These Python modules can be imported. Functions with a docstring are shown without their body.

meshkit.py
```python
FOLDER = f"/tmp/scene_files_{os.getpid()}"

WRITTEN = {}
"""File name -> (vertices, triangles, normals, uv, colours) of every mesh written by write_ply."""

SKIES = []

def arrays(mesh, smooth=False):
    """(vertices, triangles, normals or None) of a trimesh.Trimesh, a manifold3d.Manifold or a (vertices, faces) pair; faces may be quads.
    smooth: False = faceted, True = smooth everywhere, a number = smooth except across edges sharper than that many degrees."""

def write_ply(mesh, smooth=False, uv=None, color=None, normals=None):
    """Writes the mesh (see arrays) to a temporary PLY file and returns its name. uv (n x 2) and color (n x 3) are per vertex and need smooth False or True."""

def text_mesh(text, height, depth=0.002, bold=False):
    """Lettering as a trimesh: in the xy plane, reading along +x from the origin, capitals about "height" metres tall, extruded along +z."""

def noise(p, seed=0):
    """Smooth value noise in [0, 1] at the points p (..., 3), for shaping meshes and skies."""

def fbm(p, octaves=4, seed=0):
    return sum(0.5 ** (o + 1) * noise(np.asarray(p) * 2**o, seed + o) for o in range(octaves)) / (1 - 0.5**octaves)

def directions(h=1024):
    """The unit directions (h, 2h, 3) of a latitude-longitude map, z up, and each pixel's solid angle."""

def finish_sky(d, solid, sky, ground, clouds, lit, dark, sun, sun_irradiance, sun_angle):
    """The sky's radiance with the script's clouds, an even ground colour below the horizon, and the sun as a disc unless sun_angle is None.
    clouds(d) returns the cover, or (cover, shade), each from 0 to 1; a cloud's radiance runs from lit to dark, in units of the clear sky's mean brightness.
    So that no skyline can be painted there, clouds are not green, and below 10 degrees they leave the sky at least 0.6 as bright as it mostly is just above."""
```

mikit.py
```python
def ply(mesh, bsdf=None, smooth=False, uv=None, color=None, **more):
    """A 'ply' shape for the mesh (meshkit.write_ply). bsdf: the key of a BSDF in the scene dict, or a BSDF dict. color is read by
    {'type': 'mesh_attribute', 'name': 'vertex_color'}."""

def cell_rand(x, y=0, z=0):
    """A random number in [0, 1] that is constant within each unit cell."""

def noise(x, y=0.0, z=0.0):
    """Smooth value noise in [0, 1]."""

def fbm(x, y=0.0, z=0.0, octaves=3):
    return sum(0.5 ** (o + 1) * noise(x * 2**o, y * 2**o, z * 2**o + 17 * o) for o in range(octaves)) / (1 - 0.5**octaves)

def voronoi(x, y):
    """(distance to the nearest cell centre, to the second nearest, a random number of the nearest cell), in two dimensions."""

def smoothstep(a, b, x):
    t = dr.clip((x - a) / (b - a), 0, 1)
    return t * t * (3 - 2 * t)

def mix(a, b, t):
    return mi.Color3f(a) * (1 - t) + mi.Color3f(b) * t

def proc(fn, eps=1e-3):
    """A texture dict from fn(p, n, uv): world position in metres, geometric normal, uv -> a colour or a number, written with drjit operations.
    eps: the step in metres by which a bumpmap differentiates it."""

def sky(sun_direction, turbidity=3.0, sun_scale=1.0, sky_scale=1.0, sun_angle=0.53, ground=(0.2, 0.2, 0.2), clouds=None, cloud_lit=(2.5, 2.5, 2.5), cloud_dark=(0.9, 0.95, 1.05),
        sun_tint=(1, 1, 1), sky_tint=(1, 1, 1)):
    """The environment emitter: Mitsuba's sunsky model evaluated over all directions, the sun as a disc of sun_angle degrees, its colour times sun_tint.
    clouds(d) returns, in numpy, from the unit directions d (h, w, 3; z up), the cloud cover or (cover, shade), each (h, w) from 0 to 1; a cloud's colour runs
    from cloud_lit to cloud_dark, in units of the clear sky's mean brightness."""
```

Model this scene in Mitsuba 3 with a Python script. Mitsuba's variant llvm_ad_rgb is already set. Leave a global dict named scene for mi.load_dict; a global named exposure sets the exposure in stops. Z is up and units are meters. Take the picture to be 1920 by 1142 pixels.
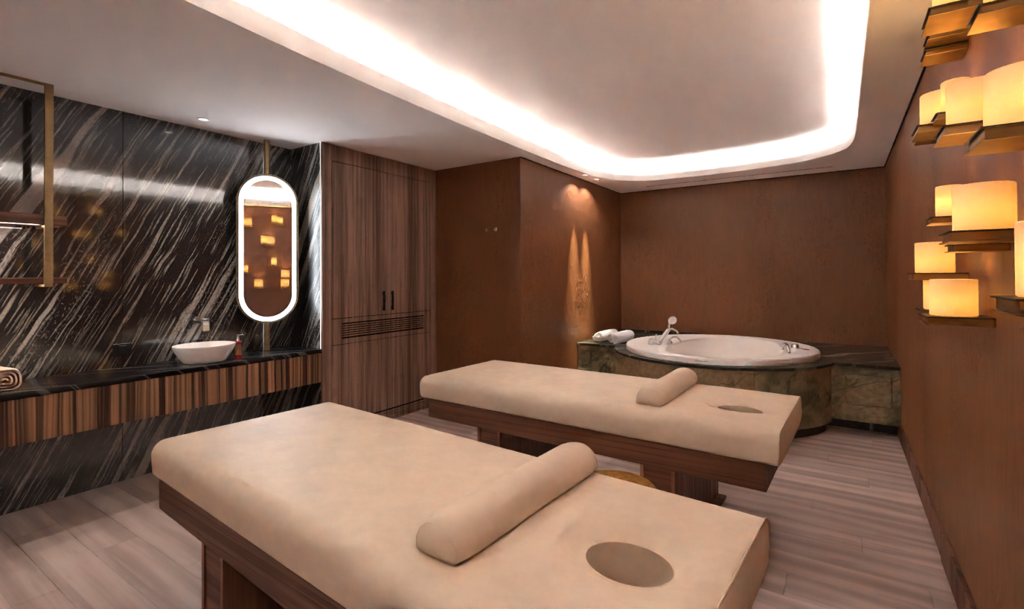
import math, random, numpy as np, trimesh, mitsuba as mi, drjit as dr, mikit, meshkit
from manifold3d import Manifold, CrossSection, FillRule
from mikit import noise, fbm, smoothstep, mix, cell_rand, proc
T = mi.ScalarTransform4f
scene, labels = {}, {}
random.seed(7); rng = np.random.default_rng(7)

# ------------------------------------------------------------------ camera, light level
F_PX, V0, YAW, PITCH, ROLL, EYE = 926.4, 508.7, 0.5872, 0.0101, -0.006, (0.0, 0.0, 1.4184)
fw = np.array([-math.sin(YAW) * math.cos(PITCH), math.cos(YAW) * math.cos(PITCH), math.sin(PITCH)])
rt = np.array([math.cos(YAW), math.sin(YAW), 0.0])
up = np.cross(rt, fw)
up = up * math.cos(ROLL) - rt * math.sin(ROLL)
scene['camera'] = {'type': 'perspective', 'fov': math.degrees(2 * math.atan(960 / F_PX)), 'fov_axis': 'x',
                   'principal_point_offset_x': 0.0, 'principal_point_offset_y': (571.0 - V0) / 1142.0, 'near_clip': 0.02, 'far_clip': 60.0,
                   'to_world': T().look_at(origin=EYE, target=[float(EYE[i] + fw[i]) for i in range(3)], up=[float(x) for x in up])}
exposure = 9.0
GAIN = 2.0 ** -exposure                                # lights below are given in display units
COVE = np.array([1.0, 0.975, 0.965]) * 108.0          # LED line in the ceiling cove
COVE_LEFT, COVE_NEAR, COVE_BACK, COVE_RIGHT = 1.75, 2.3, 0.30, 1.0
RING = np.array([0.88, 0.94, 1.0]) * 34.0           # light ring of the mirror
EDGE_LED = np.array([0.92, 0.95, 1.0]) * 7.5        # LED line on the cabinet edge
SHELF_LED = np.array([1.0, 0.86, 0.76]) * 132.0      # LED lines under the hanging shelves
LAMP = np.array([1.0, 0.56, 0.20])                  # candle-like wall lamps
LAMP_SHADE, LAMP_CORE = 0.03, 27.0
SPOT_FLOOD = np.array([0.95, 0.92, 0.95]) * 1.8
SPOT_WARM = np.array([1.0, 0.92, 0.66]) * 80.0      # wall-washing downlights
SPOT_BASIN = np.array([1.0, 0.93, 0.85]) * 5.0

# ------------------------------------------------------------------ room dimensions (metres)
XR, XL, YB, H = 0.4156, -4.2132, 6.7681, 2.6         # right wall, marble wall, back wall, ceiling
XC, YD, YE, XG = -3.7417, 2.659, 4.1019, -2.6263     # cabinet front, marble return, short wall, side wall
YN = -1.6                                            # wall behind the camera

# ------------------------------------------------------------------ materials
def col(r, g, b):
    f = lambda c: (c / 255 / 12.92) if c / 255 < 0.04045 else ((c / 255 + 0.055) / 1.055) ** 2.4
    return [f(r), f(g), f(b)]

def rgb(c): return {'type': 'rgb', 'value': [float(x) for x in c]}

def mat(key, base, rough=0.5, spec=0.5, metallic=0.0, bump=None, scale=1.0, **more):
    b = {'type': 'principled', 'base_color': base if isinstance(base, dict) else rgb(base), 'roughness': rough if isinstance(rough, dict) else float(rough), 'metallic': float(metallic)}
    if metallic < 0.5: b['specular'] = float(spec)
    b.update(more)
    if bump is not None:
        b = {'type': 'bumpmap', 'tex': bump, 'bsdf': b, 'scale': float(scale)}
    scene[key] = {'type': 'twosided', 'bsdf': b}
    return key

def marble_fn(a, s0, lo, hi):
    """Black marble with slanted pale streaks; a picks the horizontal axis."""
    ca, sa = math.cos(math.radians(63)), math.sin(math.radians(63))
    def fn(p, n, uv):
        h = p.y if a == 'y' else p.x
        t, s = h * ca + p.z * sa, h * sa - p.z * ca
        s = s + 0.045 * (fbm(t * 1.5, s * 2.0, s0, 2) - 0.5) + 0.010 * (noise(t * 11, s * 14, 3) - 0.5)
        dens = smoothstep(0.36, 0.66, fbm(s * 5.5 + s0, t * 0.8, 1.0, 2))
        a1 = fbm(s * 58 + s0, t * 1.9, 2.0, 3)
        a2 = fbm(s * 130, t * 4.2 + s0, 5.0, 2)
        streak = smoothstep(0.655 - 0.10 * dens, 0.73 - 0.07 * dens, a1)
        thin = smoothstep(0.66 - 0.06 * dens, 0.76, a2)
        ribbon = smoothstep(0.735, 0.77, fbm(s * 15 + 3.3 + s0, t * 0.7, 8.0, 2))
        grain = noise(h * 240, p.z * 240, 4)
        rag = noise(s * 170, t * 60, 7)
        speck = smoothstep(0.74, 0.84, noise(s * 210, t * 80, 6)) * (0.10 + 0.90 * dens) * (0.3 + 0.7 * noise(s * 40, t * 20, 12))
        m = dr.clip(streak * (0.35 + 0.75 * rag) + thin * 0.55 * (0.4 + 0.8 * rag) + ribbon * 0.85 + speck * 0.6, 0, 1) * (0.60 + 0.55 * grain)
        tint = mix([0.40, 0.365, 0.335], [0.27, 0.23, 0.19], smoothstep(0.4, 0.6, noise(s * 5, t * 1.3, 9)))
        return mix([0.0095, 0.0090, 0.0095], tint, dr.clip(m, 0, 1))
    return fn
mat('marble_wall_mat', proc(marble_fn('y', 0.0, 0, 0)), 0.05, 1.0, clearcoat=0.4, clearcoat_gloss=0.97)
mat('marble_return_mat', proc(marble_fn('x', 4.3, 0, 0)), 0.30, 0.45)

def counter_fn(p, n, uv):
    t, s = p.y * 0.85 + p.x * 0.52, p.y * 0.52 - p.x * 0.85
    s = s + 0.06 * (fbm(t * 2, s * 2, 3, 2) - 0.5) + p.z * 0.5
    v = smoothstep(0.63, 0.72, fbm(s * 60, t * 1.6, 5, 3))
    return mix([0.006, 0.006, 0.007], [0.17, 0.165, 0.16], v * 0.45)
mat('counter_mat', proc(counter_fn), 0.06, 0.9)

def walnut_fn(ax, lo, hi, f=1.0, seed=0.0, band=0.0):
    """Wood grain running along axis ax ('x', 'y' or 'z')."""
    lo, hi = [list(map(float, c)) for c in (lo, hi)]
    def fn(p, n, uv):
        if ax == 'z': l, c = p.z, p.y + 0.73 * p.x
        elif ax == 'x': l, c = p.x, p.z + 0.61 * p.y
        else: l, c = p.y, p.z + 0.61 * p.x
        c = c * f + 0.012 * fbm(l * 1.6, c * 6, seed, 2)
        big = fbm(c * 9 + seed, l * 0.35, 1.0, 2)
        mid = fbm(c * 55, l * 1.1 + seed, 2.0, 3)
        pore = noise(c * 420, l * 9, 3.0)
        knot = smoothstep(0.80, 0.92, noise(c * 26, l * 7.5 + seed, 7.0))
        t = dr.clip(0.42 * big + 0.50 * mid + 0.16 * pore - 0.02, 0, 1)
        t = smoothstep(0.22, 0.78, t)
        if band:
            strip = noise(dr.floor(c * band) * 1.37, seed, 4.0)
            t = dr.clip(t + (strip - 0.5) * 0.22, 0, 1)
        return mix(lo, hi, t) * (1 - 0.12 * knot)
    return fn
CAB_LO, CAB_HI = col(98, 72, 60), col(166, 130, 110)
mat('walnut_mat', proc(walnut_fn('z', CAB_LO, CAB_HI, 1.0, 0.0, 11.0)), 0.45, 0.4)
mat('bed_walnut_mat', proc(walnut_fn('x', col(70, 44, 31), col(106, 69, 49), 2.2, 3.0)), 0.42, 0.4)
mat('bed_walnut_upright_mat', proc(walnut_fn('z', col(70, 44, 31), col(106, 69, 49), 2.2, 5.0)), 0.42, 0.4)
mat('bed_edge_mat', proc(walnut_fn('z', col(112, 68, 50), col(150, 98, 74), 1.0, 9.0)), 0.45, 0.4)
mat('shelf_walnut_mat', proc(walnut_fn('y', col(74, 44, 32), col(138, 90, 66), 1.0, 2.0)), 0.45, 0.4)
mat('baseboard_mat', proc(walnut_fn('z', col(84, 56, 44), col(122, 84, 66), 1.0, 6.0)), 0.5, 0.35)
mat('dark_gap_mat', [0.006, 0.004, 0.003], 0.8, 0.2)

def zebrano_fn(p, n, uv):
    c = p.y + 0.008 * fbm(p.z * 4, p.y * 9, 2.0, 2)
    a = noise(c * 46, 1.0 + 0.25 * p.z, 2.0)
    b = noise(c * 120, 5.0 + 0.3 * p.z, 4.0)
    g = fbm(c * 260, p.z * 3.0, 6.0, 2)
    t = smoothstep(0.24, 0.72, 0.55 * a + 0.45 * b)
    cc = mix(col(64, 44, 35), col(172, 130, 96), t)
    return cc * (0.72 + 0.5 * g)
mat('zebrano_mat', proc(zebrano_fn), 0.36, 0.45)

STUCCO = col(120, 75, 46)
def stucco_fn(p, n, uv):
    h = p.y + p.x
    t = fbm(h * 2.1, p.z * 0.9, 1.0, 3) - 0.5 + 0.5 * (fbm(h * 60, p.z * 9, 2.0, 2) - 0.5)
    patch = smoothstep(0.40, 0.60, fbm(h * 5.0, p.z * 1.6, 7.0, 2))
    pit = smoothstep(0.62, 0.80, fbm(h * 150, p.z * 40, 9.0, 2)) * patch
    fleck = smoothstep(0.80, 0.88, noise(h * 170, p.z * 120, 11.0)) * patch
    return mi.Color3f(STUCCO) * (1.0 + 0.35 * t) * (1 - 0.24 * pit) + mi.Color3f([0.05, 0.035, 0.022]) * fleck
def stucco_bump(p, n, uv):
    h = p.y + p.x
    patch = smoothstep(0.42, 0.62, fbm(h * 5.0, p.z * 1.6, 7.0, 2))
    return 0.006 * fbm(h * 95, p.z * 34, 3.0, 2) * (0.3 + 1.0 * patch) + 0.007 * fbm(h * 22, p.z * 9, 4.0, 2)
mat('stucco_mat', proc(stucco_fn), 0.42, 0.40, bump=proc(stucco_bump, 0.004), scale=1.0)

def oak_fn(seed):
    def fn(p, n, uv):
        row = dr.floor(p.y / 0.195)
        c = p.y + 0.02 * fbm(p.x * 2.2 + seed, p.y * 7, row, 2)
        long = fbm(c * 10 + seed * 3, p.x * 0.75 + row * 3.1, seed, 3)
        fine = fbm(c * 120, p.x * 3 + row, 3.0, 2)
        rings = 0.5 + 0.5 * dr.sin(52 * (c + 0.10 * fbm(p.x * 1.9 + seed, c * 4, row, 3)) * 6.28 * 0.16)
        knot = smoothstep(0.80, 0.93, noise(p.x * 4.0 + seed, c * 30, 2.0)) * smoothstep(0.4, 0.6, long)
        t = smoothstep(0.22, 0.80, 0.68 * long + 0.12 * fine + 0.20 * rings)
        return mix(col(162, 141, 131), col(196, 175, 164), t) * (1 - 0.14 * knot) * (0.95 + 0.1 * cell_rand(row, seed * 7))
    return fn
for i in range(3):
    mat(f'oak_mat_{i}', proc(oak_fn(1.7 + 5.3 * i)), 0.42, 0.35)

mat('ceiling_mat', col(238, 233, 231), 0.9, 0.1)
mat('cove_mat', col(232, 228, 224), 0.9, 0.1)
mat('black_trim_mat', [0.012, 0.010, 0.009], 0.5, 0.3)

def leather_fn(p, n, uv):
    m = fbm(p.x * 11, p.y * 11, p.z * 11, 3) - 0.5 + 0.7 * (fbm(p.x * 34, p.y * 46, p.z * 34, 2) - 0.5)
    return mi.Color3f(col(206, 184, 158)) * (1.0 + 0.13 * m)
def leather_bump(p, n, uv): return 0.0006 * fbm(p.x * 260, p.y * 260, p.z * 260, 2)
mat('leather_mat', proc(leather_fn), 0.50, 0.35, bump=proc(leather_bump, 0.001), scale=1.0, sheen=0.15)
mat('thread_mat', col(214, 186, 156), 0.6, 0.2)
mat('ochre_mat', proc(lambda p, n, uv: mix(col(96, 62, 22), col(150, 104, 48), fbm(p.x * 70, p.y * 70, p.z * 70, 2))), 0.85, 0.1, sheen=0.4)

def slate_fn(p, n, uv):
    h = p.x * 1.0 + p.y * 0.55
    w = fbm(h * 3.2, p.z * 3.2, 2.0, 3)
    q = h * 0.62 - p.z * 0.78 + 0.25 * w
    vein = 1 - smoothstep(0.0, 0.035, dr.abs(fbm(q * 7, (h + p.z) * 1.5, 4.0, 3) - 0.5))
    g = fbm(h * 40, p.z * 40, p.y * 40, 2)
    c = mix(col(84, 78, 58), col(128, 106, 76), smoothstep(0.35, 0.65, w))
    c = mix(c, col(140, 124, 92), 0.5 * smoothstep(0.55, 0.8, fbm(h * 9, p.z * 9, 6.0, 2)))
    return c * (0.86 + 0.7 * g) * (1 - 0.45 * vein)
def slate_bump(p, n, uv):
    h = p.x + p.y * 0.55
    w = fbm(h * 3.2, p.z * 3.2, 2.0, 3)
    q = h * 0.62 - p.z * 0.78 + 0.25 * w
    s = q * 13
    return 0.010 * (s - dr.floor(s)) * smoothstep(0.35, 0.6, fbm(h * 5, p.z * 5, 8.0, 2)) + 0.004 * fbm(h * 60, p.z * 60, 9.0, 2)
mat('slate_mat', proc(slate_fn), 0.6, 0.3, bump=proc(slate_bump, 0.002), scale=1.0)
def granite_fn(p, n, uv):
    q = p.x * 0.75 - p.y * 0.66 + 0.10 * fbm(p.x * 3, p.y * 3, 1.0, 2)
    v = smoothstep(0.66, 0.76, fbm(q * 20, (p.x + p.y) * 1.1, 3.0, 3))
    g = fbm(p.x * 70, p.y * 70, p.z * 70, 2)
    return mix(mix(col(30, 30, 25), col(52, 52, 44), g), col(120, 116, 102), v * 0.6)
mat('granite_mat', proc(granite_fn), 0.16, 0.5)

mat('acrylic_mat', col(238, 231, 222), 0.12, 0.5, clearcoat=0.6, clearcoat_gloss=0.95)
mat('ceramic_mat', col(236, 230, 226), 0.08, 0.5, clearcoat=0.6, clearcoat_gloss=0.97)
mat('chrome_mat', [0.82, 0.80, 0.79], 0.08, metallic=1.0)
mat('white_towel_mat', proc(lambda p, n, uv: mi.Color3f([0.78, 0.75, 0.73]) * (0.85 + 0.3 * fbm(p.x * 160, p.y * 160, p.z * 160, 2))), 0.95, 0.05, sheen=0.5)
mat('beige_towel_mat', proc(lambda p, n, uv: mi.Color3f(col(214, 188, 166)) * (0.85 + 0.3 * fbm(p.x * 200, p.y * 200, p.z * 200, 2))), 0.95, 0.05, sheen=0.5)
mat('brass_mat', proc(lambda p, n, uv: mix(col(150, 124, 86), col(180, 154, 114), fbm(p.x * 20, p.y * 20, p.z * 60, 2))), 0.5, metallic=1.0)
mat('bronze_mat', proc(lambda p, n, uv: mix(col(120, 90, 54), col(190, 146, 88), fbm(p.x * 14, p.y * 9, p.z * 30, 3))), 0.40, metallic=1.0)
mat('dark_bronze_mat', col(66, 56, 46), 0.45, metallic=0.8)
mat('black_metal_mat', [0.014, 0.013, 0.013], 0.4, 0.4)
mat('black_plastic_mat', [0.009, 0.009, 0.009], 0.35, 0.4)
mat('red_mat', col(176, 44, 52), 0.3, 0.5)
mat('red_label_mat', col(190, 30, 28), 0.4, 0.4)
mat('white_plastic_mat', col(224, 216, 210), 0.3, 0.5)
mat('ink_mat', col(90, 70, 68), 0.5, 0.3)
mat('core_mat', col(120, 110, 100), 0.6, 0.3)
mat('led_body_mat', col(230, 228, 224), 0.6, 0.2)
scene['mirror_mat'] = {'type': 'twosided', 'bsdf': {'type': 'conductor', 'material': 'none', 'specular_reflectance': rgb([0.86, 0.87, 0.88])}}
scene['amber_glass_mat'] = {'type': 'twosided', 'bsdf': {'type': 'principled', 'base_color': rgb([0.42, 0.20, 0.07]), 'roughness': 0.08, 'specular': 0.6}}
scene['shade_mat'] = {'type': 'principledthin', 'base_color': rgb([0.80, 0.66, 0.44]), 'roughness': 0.22, 'diff_trans': 0.62, 'spec_trans': 0.0, 'eta': 1.45}

# ------------------------------------------------------------------ mesh helpers
def tm(m):
    if isinstance(m, Manifold):
        k = m.to_mesh()
        return trimesh.Trimesh(np.array(k.vert_properties)[:, :3].astype(float), np.array(k.tri_verts), process=False)
    return m

def cat(*ms): return trimesh.util.concatenate([tm(m) for m in ms])

def hull_pts(p): return Manifold.hull_points(np.asarray(p, np.float32))

def bx(x0, x1, y0, y1, z0, z1, c=0.0):
    """A box, its edges chamfered by c."""
    x0, x1, y0, y1, z0, z1 = min(x0, x1), max(x0, x1), min(y0, y1), max(y0, y1), min(z0, z1), max(z0, z1)
    if c <= 0:
        return trimesh.creation.box(bounds=[[x0, y0, z0], [x1, y1, z1]])
    c = min(c, (x1 - x0) / 2.01, (y1 - y0) / 2.01, (z1 - z0) / 2.01)
    p = []
    for a in (0, 1):
        for b in (0, 1):
            for d in (0, 1):
                X, Y, Z = (x0, x1)[a], (y0, y1)[b], (z0, z1)[d]
                u, v, w = (c, -c)[a], (c, -c)[b], (c, -c)[d]
                p += [[X, Y + v, Z + w], [X + u, Y, Z + w], [X + u, Y + v, Z]]
    return tm(hull_pts(p))

def extr(poly, z0, z1, holes=()):
    cs = CrossSection([np.asarray(poly, float)] + [np.asarray(h, float) for h in holes], FillRule.EvenOdd)
    return tm(cs.extrude(z1 - z0).translate([0, 0, z0]))

def lathe(profile, n=48, sx=1.0, sy=1.0, loc=(0, 0, 0)):
    m = trimesh.creation.revolve(np.asarray(profile, float), sections=n)
    v = np.array(m.vertices) * [sx, sy, 1.0] + np.asarray(loc)
    return trimesh.Trimesh(v, m.faces, process=False)

def cyl(p0, p1, r, r1=None, n=24, cham=0.0):
    p0, p1 = np.asarray(p0, float), np.asarray(p1, float)
    d = p1 - p0; L = np.linalg.norm(d); r1 = r if r1 is None else r1
    prof = [[0, 0], [r - cham, 0], [r, cham], [r1, L - cham], [r1 - cham, L], [0, L]] if cham else [[0, 0], [r, 0], [r1, L], [0, L]]
    m = trimesh.creation.revolve(np.asarray(prof), sections=n)
    m.apply_transform(trimesh.geometry.align_vectors([0, 0, 1], d / L)); m.apply_translation(p0)
    return m

def tube(path, r, n=10, closed=False):
    """A round tube along a polyline; r may vary along it."""
    P = np.asarray(path, float); k = len(P); r = np.broadcast_to(r, (k,))
    t = np.gradient(P, axis=0) if not closed else np.roll(P, -1, 0) - np.roll(P, 1, 0)
    t /= np.linalg.norm(t, axis=1, keepdims=True)
    a = np.array([0, 0, 1.0]) if abs(t[0, 2]) < 0.9 else np.array([1.0, 0, 0])
    V = []
    for i in range(k):
        a = a - t[i] * (a @ t[i]); a /= np.linalg.norm(a); b = np.cross(t[i], a)
        for j in range(n):
            q = 2 * math.pi * j / n
            V.append(P[i] + r[i] * (a * math.cos(q) + b * math.sin(q)))
    Fc = []
    for i in range(k if closed else k - 1):
        for j in range(n):
            A, B, C_, D = i * n + j, i * n + (j + 1) % n, ((i + 1) % k) * n + (j + 1) % n, ((i + 1) % k) * n + j
            Fc += [[A, B, C_], [A, C_, D]]
    if not closed:
        V += [P[0], P[-1]]
        for j in range(n):
            Fc += [[k * n, (j + 1) % n, j], [k * n + 1, (k - 1) * n + j, (k - 1) * n + (j + 1) % n]]
    return trimesh.Trimesh(np.array(V), np.array(Fc), process=False)

def rotz(m, ang, c=(0, 0)):
    m = tm(m).copy()
    m.apply_translation([-c[0], -c[1], 0]); m.apply_transform(trimesh.transformations.rotation_matrix(ang, [0, 0, 1])); m.apply_translation([c[0], c[1], 0])
    return m

# ------------------------------------------------------------------ scene entries
def free(key):
    if key not in scene and key not in labels and not any(k.startswith(key + '__') for k in scene): return key
    i = 1
    while f'{key}_{i:03d}' in scene or f'{key}_{i:03d}' in labels: i += 1
    return f'{key}_{i:03d}'

def thing(name, label, category, group=None, kind=None):
    k = free(name)
    labels[k] = {'label': label, 'category': category}
    if group: labels[k]['group'] = group
    if kind: labels[k]['kind'] = kind
    return k

def part(parent, name, mesh, m, smooth=False, label=None, kind=None, **more):
    k = free(parent + '__' + name)
    scene[k] = mikit.ply(tm(mesh), m, smooth=smooth, **more)
    if label or kind:
        labels[k] = {}
        if label: labels[k]['label'] = label
        if kind: labels[k]['kind'] = kind
    return k

def single(name, mesh, m, label, category, group=None, kind=None, smooth=False, **more):
    k = thing(name, label, category, group, kind)
    scene[k] = mikit.ply(tm(mesh), m, smooth=smooth, **more)
    return k

def glow(c, w=1.0): return {'type': 'area', 'radiance': rgb(np.asarray(c) * GAIN), 'sampling_weight': float(w)}

# ================================================================== SETTING
# floor: boards along x
fl = thing('floor', 'greyish mauve oak plank floor', 'floor', kind='structure')
part(fl, 'subfloor', bx(XL - .1, XR + .1, YN - .1, YB + .1, -0.12, -0.012), 'dark_gap_mat')
W_PL, L_PL, row = 0.195, 1.32, 0
y = 2.885 - 24 * W_PL
while y < YB:
    y0, y1 = max(y, YN), min(y + W_PL, YB)
    if y1 > y0 + 0.01:
        x = XL - L_PL + (0.41 * row * L_PL) % L_PL
        xr = XR if y0 < 5.4 else XR
        if y0 > YE - 0.2: lo = XG - 0.1
        else: lo = XL
        while x < xr:
            a, b = max(x, lo), min(x + L_PL, xr)
            if b > a + 0.02:
                part(fl, 'plank', bx(a + .0006, b - .0006, y0 + .0005, y1 - .0005, -0.012, 0.0, 0.0009), f'oak_mat_{random.randrange(3)}')
            x += L_PL
    y += W_PL; row += 1

# walls
wl = thing('wall_left', 'black marble wall with slanted pale veins behind the vanity', 'wall', kind='structure')
part(wl, 'backing', bx(XL - .12, XL - .02, YN, YD + .4, 0, H + .3), 'dark_gap_mat')
seams = [YN, -0.602, 0.388, 1.379, 2.369, YD + .02]
for a, b in zip(seams[:-1], seams[1:]):
    part(wl, 'marble_panel', bx(XL - .02, XL, a + .001, b - .001, 0, H, .0015), 'marble_wall_mat')
wr = thing('wall_return', 'narrow black marble wall between vanity and wardrobe', 'wall', kind='structure')
part(wr, 'marble_panel', bx(XL, XC - .004, YD, YD + .03, 0, H, .0015), 'marble_return_mat')
single('wall_right', bx(XR, XR + .12, YN - .1, YB + .1, 0, H + .3), 'stucco_mat', 'rough brown plaster wall that carries the glowing lamps', 'wall', kind='structure')
single('wall_back', bx(XG - .1, XR, YB, YB + .12, 0, H + .3), 'stucco_mat', 'rough brown plaster wall behind the whirlpool bath', 'wall', kind='structure')
single('wall_side', bx(XG - .12, XG, YE + .001, YB, 0, H + .3), 'stucco_mat', 'brown plaster wall lit by two downlights beside the bath', 'wall', kind='structure')
single('wall_short', bx(XC - .3, XG - .0005, YE, YE + .12, 0, H + .3), 'stucco_mat', 'brown plaster wall with chrome hooks beside the wardrobe', 'wall', kind='structure')
single('wall_near', bx(XL - .1, XR + .1, YN - .12, YN, 0, H + .3), 'stucco_mat', 'brown plaster wall at the near end of the room', 'wall', kind='structure')
bb = thing('baseboard_right', 'dark wooden baseboard along the brown wall', 'baseboard', kind='structure')
part(bb, 'board', bx(XR - .014, XR, 3.22, 5.53, 0, .135, .002), 'baseboard_mat')
part(bb, 'board', bx(XR - .019, XR, YN, 3.218, 0, .150, .002), 'baseboard_mat')
tr = thing('trim_1', 'thin dark shadow trim where ceiling meets brown wall', 'trim', kind='structure')
part(tr, 'bead', bx(XR - .010, XR, YN, YB, H - .012, H, .002), 'black_trim_mat')
part(tr, 'bead', bx(XG, XR, YB - .006, YB, H - .008, H), 'black_trim_mat')
part(tr, 'bead', bx(XG, XG + .006, YE, YB, H - .008, H), 'black_trim_mat')

# ceiling with the recessed tray
def smooth_path(pts, n=8):
    """Closed Catmull-Rom curve through pts."""
    P = np.asarray(pts, float); k = len(P); out = []
    for i in range(k):
        p0, p1, p2, p3 = P[i - 1], P[i], P[(i + 1) % k], P[(i + 2) % k]
        t01, t12, t23 = [max(np.linalg.norm(b - a), 1e-6) ** 0.5 for a, b in ((p0, p1), (p1, p2), (p2, p3))]
        m1 = (p2 - p1) / t12 + t12 * (-(p2 - p0) / (t01 + t12) + (p1 - p0) / t01)
        m2 = (p2 - p1) / t12 + t12 * (-(p3 - p1) / (t12 + t23) + (p3 - p2) / t23)
        m1, m2 = m1 * 1.0, m2 * 1.0
        for j in range(n):
            s = j / n
            out.append((2 * s**3 - 3 * s**2 + 1) * p1 + (s**3 - 2 * s**2 + s) * m1 * t12 + (-2 * s**3 + 3 * s**2) * p2 + (s**3 - s**2) * m2 * t12)
    return np.array(out)
OPEN = [(-2.16, -0.55), (-1.9, -0.75), (-0.1, -0.75), (0.115, -0.5), (0.118, 1.2), (0.117, 3.4), (0.115, 5.0), (0.105, 5.30), (0.055, 5.60), (-0.075, 5.79), (-0.345, 5.985),
        (-0.872, 6.095), (-1.458, 6.118), (-2.035, 6.040), (-2.31, 5.78), (-2.42, 5.45), (-2.455, 4.9), (-2.455, 3.9), (-2.393, 1.95), (-2.31, 0.98)]
open_path = smooth_path(OPEN, 8)
def offset_path(path, fn):
    """Moves each point outwards by fn(point)."""
    t = np.roll(path, -1, 0) - np.roll(path, 1, 0)
    nrm = np.stack([t[:, 1], -t[:, 0]], 1); nrm /= np.linalg.norm(nrm, axis=1, keepdims=True)
    area = 0.5 * np.sum(path[:, 0] * np.roll(path[:, 1], -1) - np.roll(path[:, 0], -1) * path[:, 1])
    if area < 0: nrm = -nrm
    return path + nrm * np.array([fn(p) for p in path])[:, None]
def setback(p):
    wb = np.clip((p[1] - 5.3) / 0.7, 0, 1); wb = wb * wb * (3 - 2 * wb)
    wl_ = np.clip((-1.9 - p[0]) / 0.4, 0, 1)
    return (0.16 - 0.02 * wl_) * (1 - wb) + 0.25 * wb
def lip_height(p):
    wb = np.clip((p[1] - 4.0) / 2.0, 0, 1)
    return (0.112 if p[0] < -1 else 0.07) * (1 - wb) + 0.066 * wb
Z_TRAY = 2.84
outer_path = offset_path(open_path, setback)
ce = thing('ceiling', 'pale ceiling with a recessed rounded tray lit from its edge', 'ceiling', kind='structure')
rect = [(XL - .1, YN - .1), (XR + .1, YN - .1), (XR + .1, YB + .1), (XL - .1, YB + .1)]
part(ce, 'lower_panel', extr(rect, H, H + .02, [open_path]), 'ceiling_mat')
lip = extr(offset_path(open_path, lambda p: 0.018), H, H + 0.1, [open_path])
lv = np.array(lip.vertices); topv = lv[:, 2] > H + .05
lv[topv, 2] = [H + lip_height(p) for p in lv[topv, :2]]
lv[~topv, 2] -= 0.0005
part(ce, 'tray_lip', trimesh.Trimesh(lv, lip.faces, process=False), 'cove_mat', smooth=35)
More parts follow.
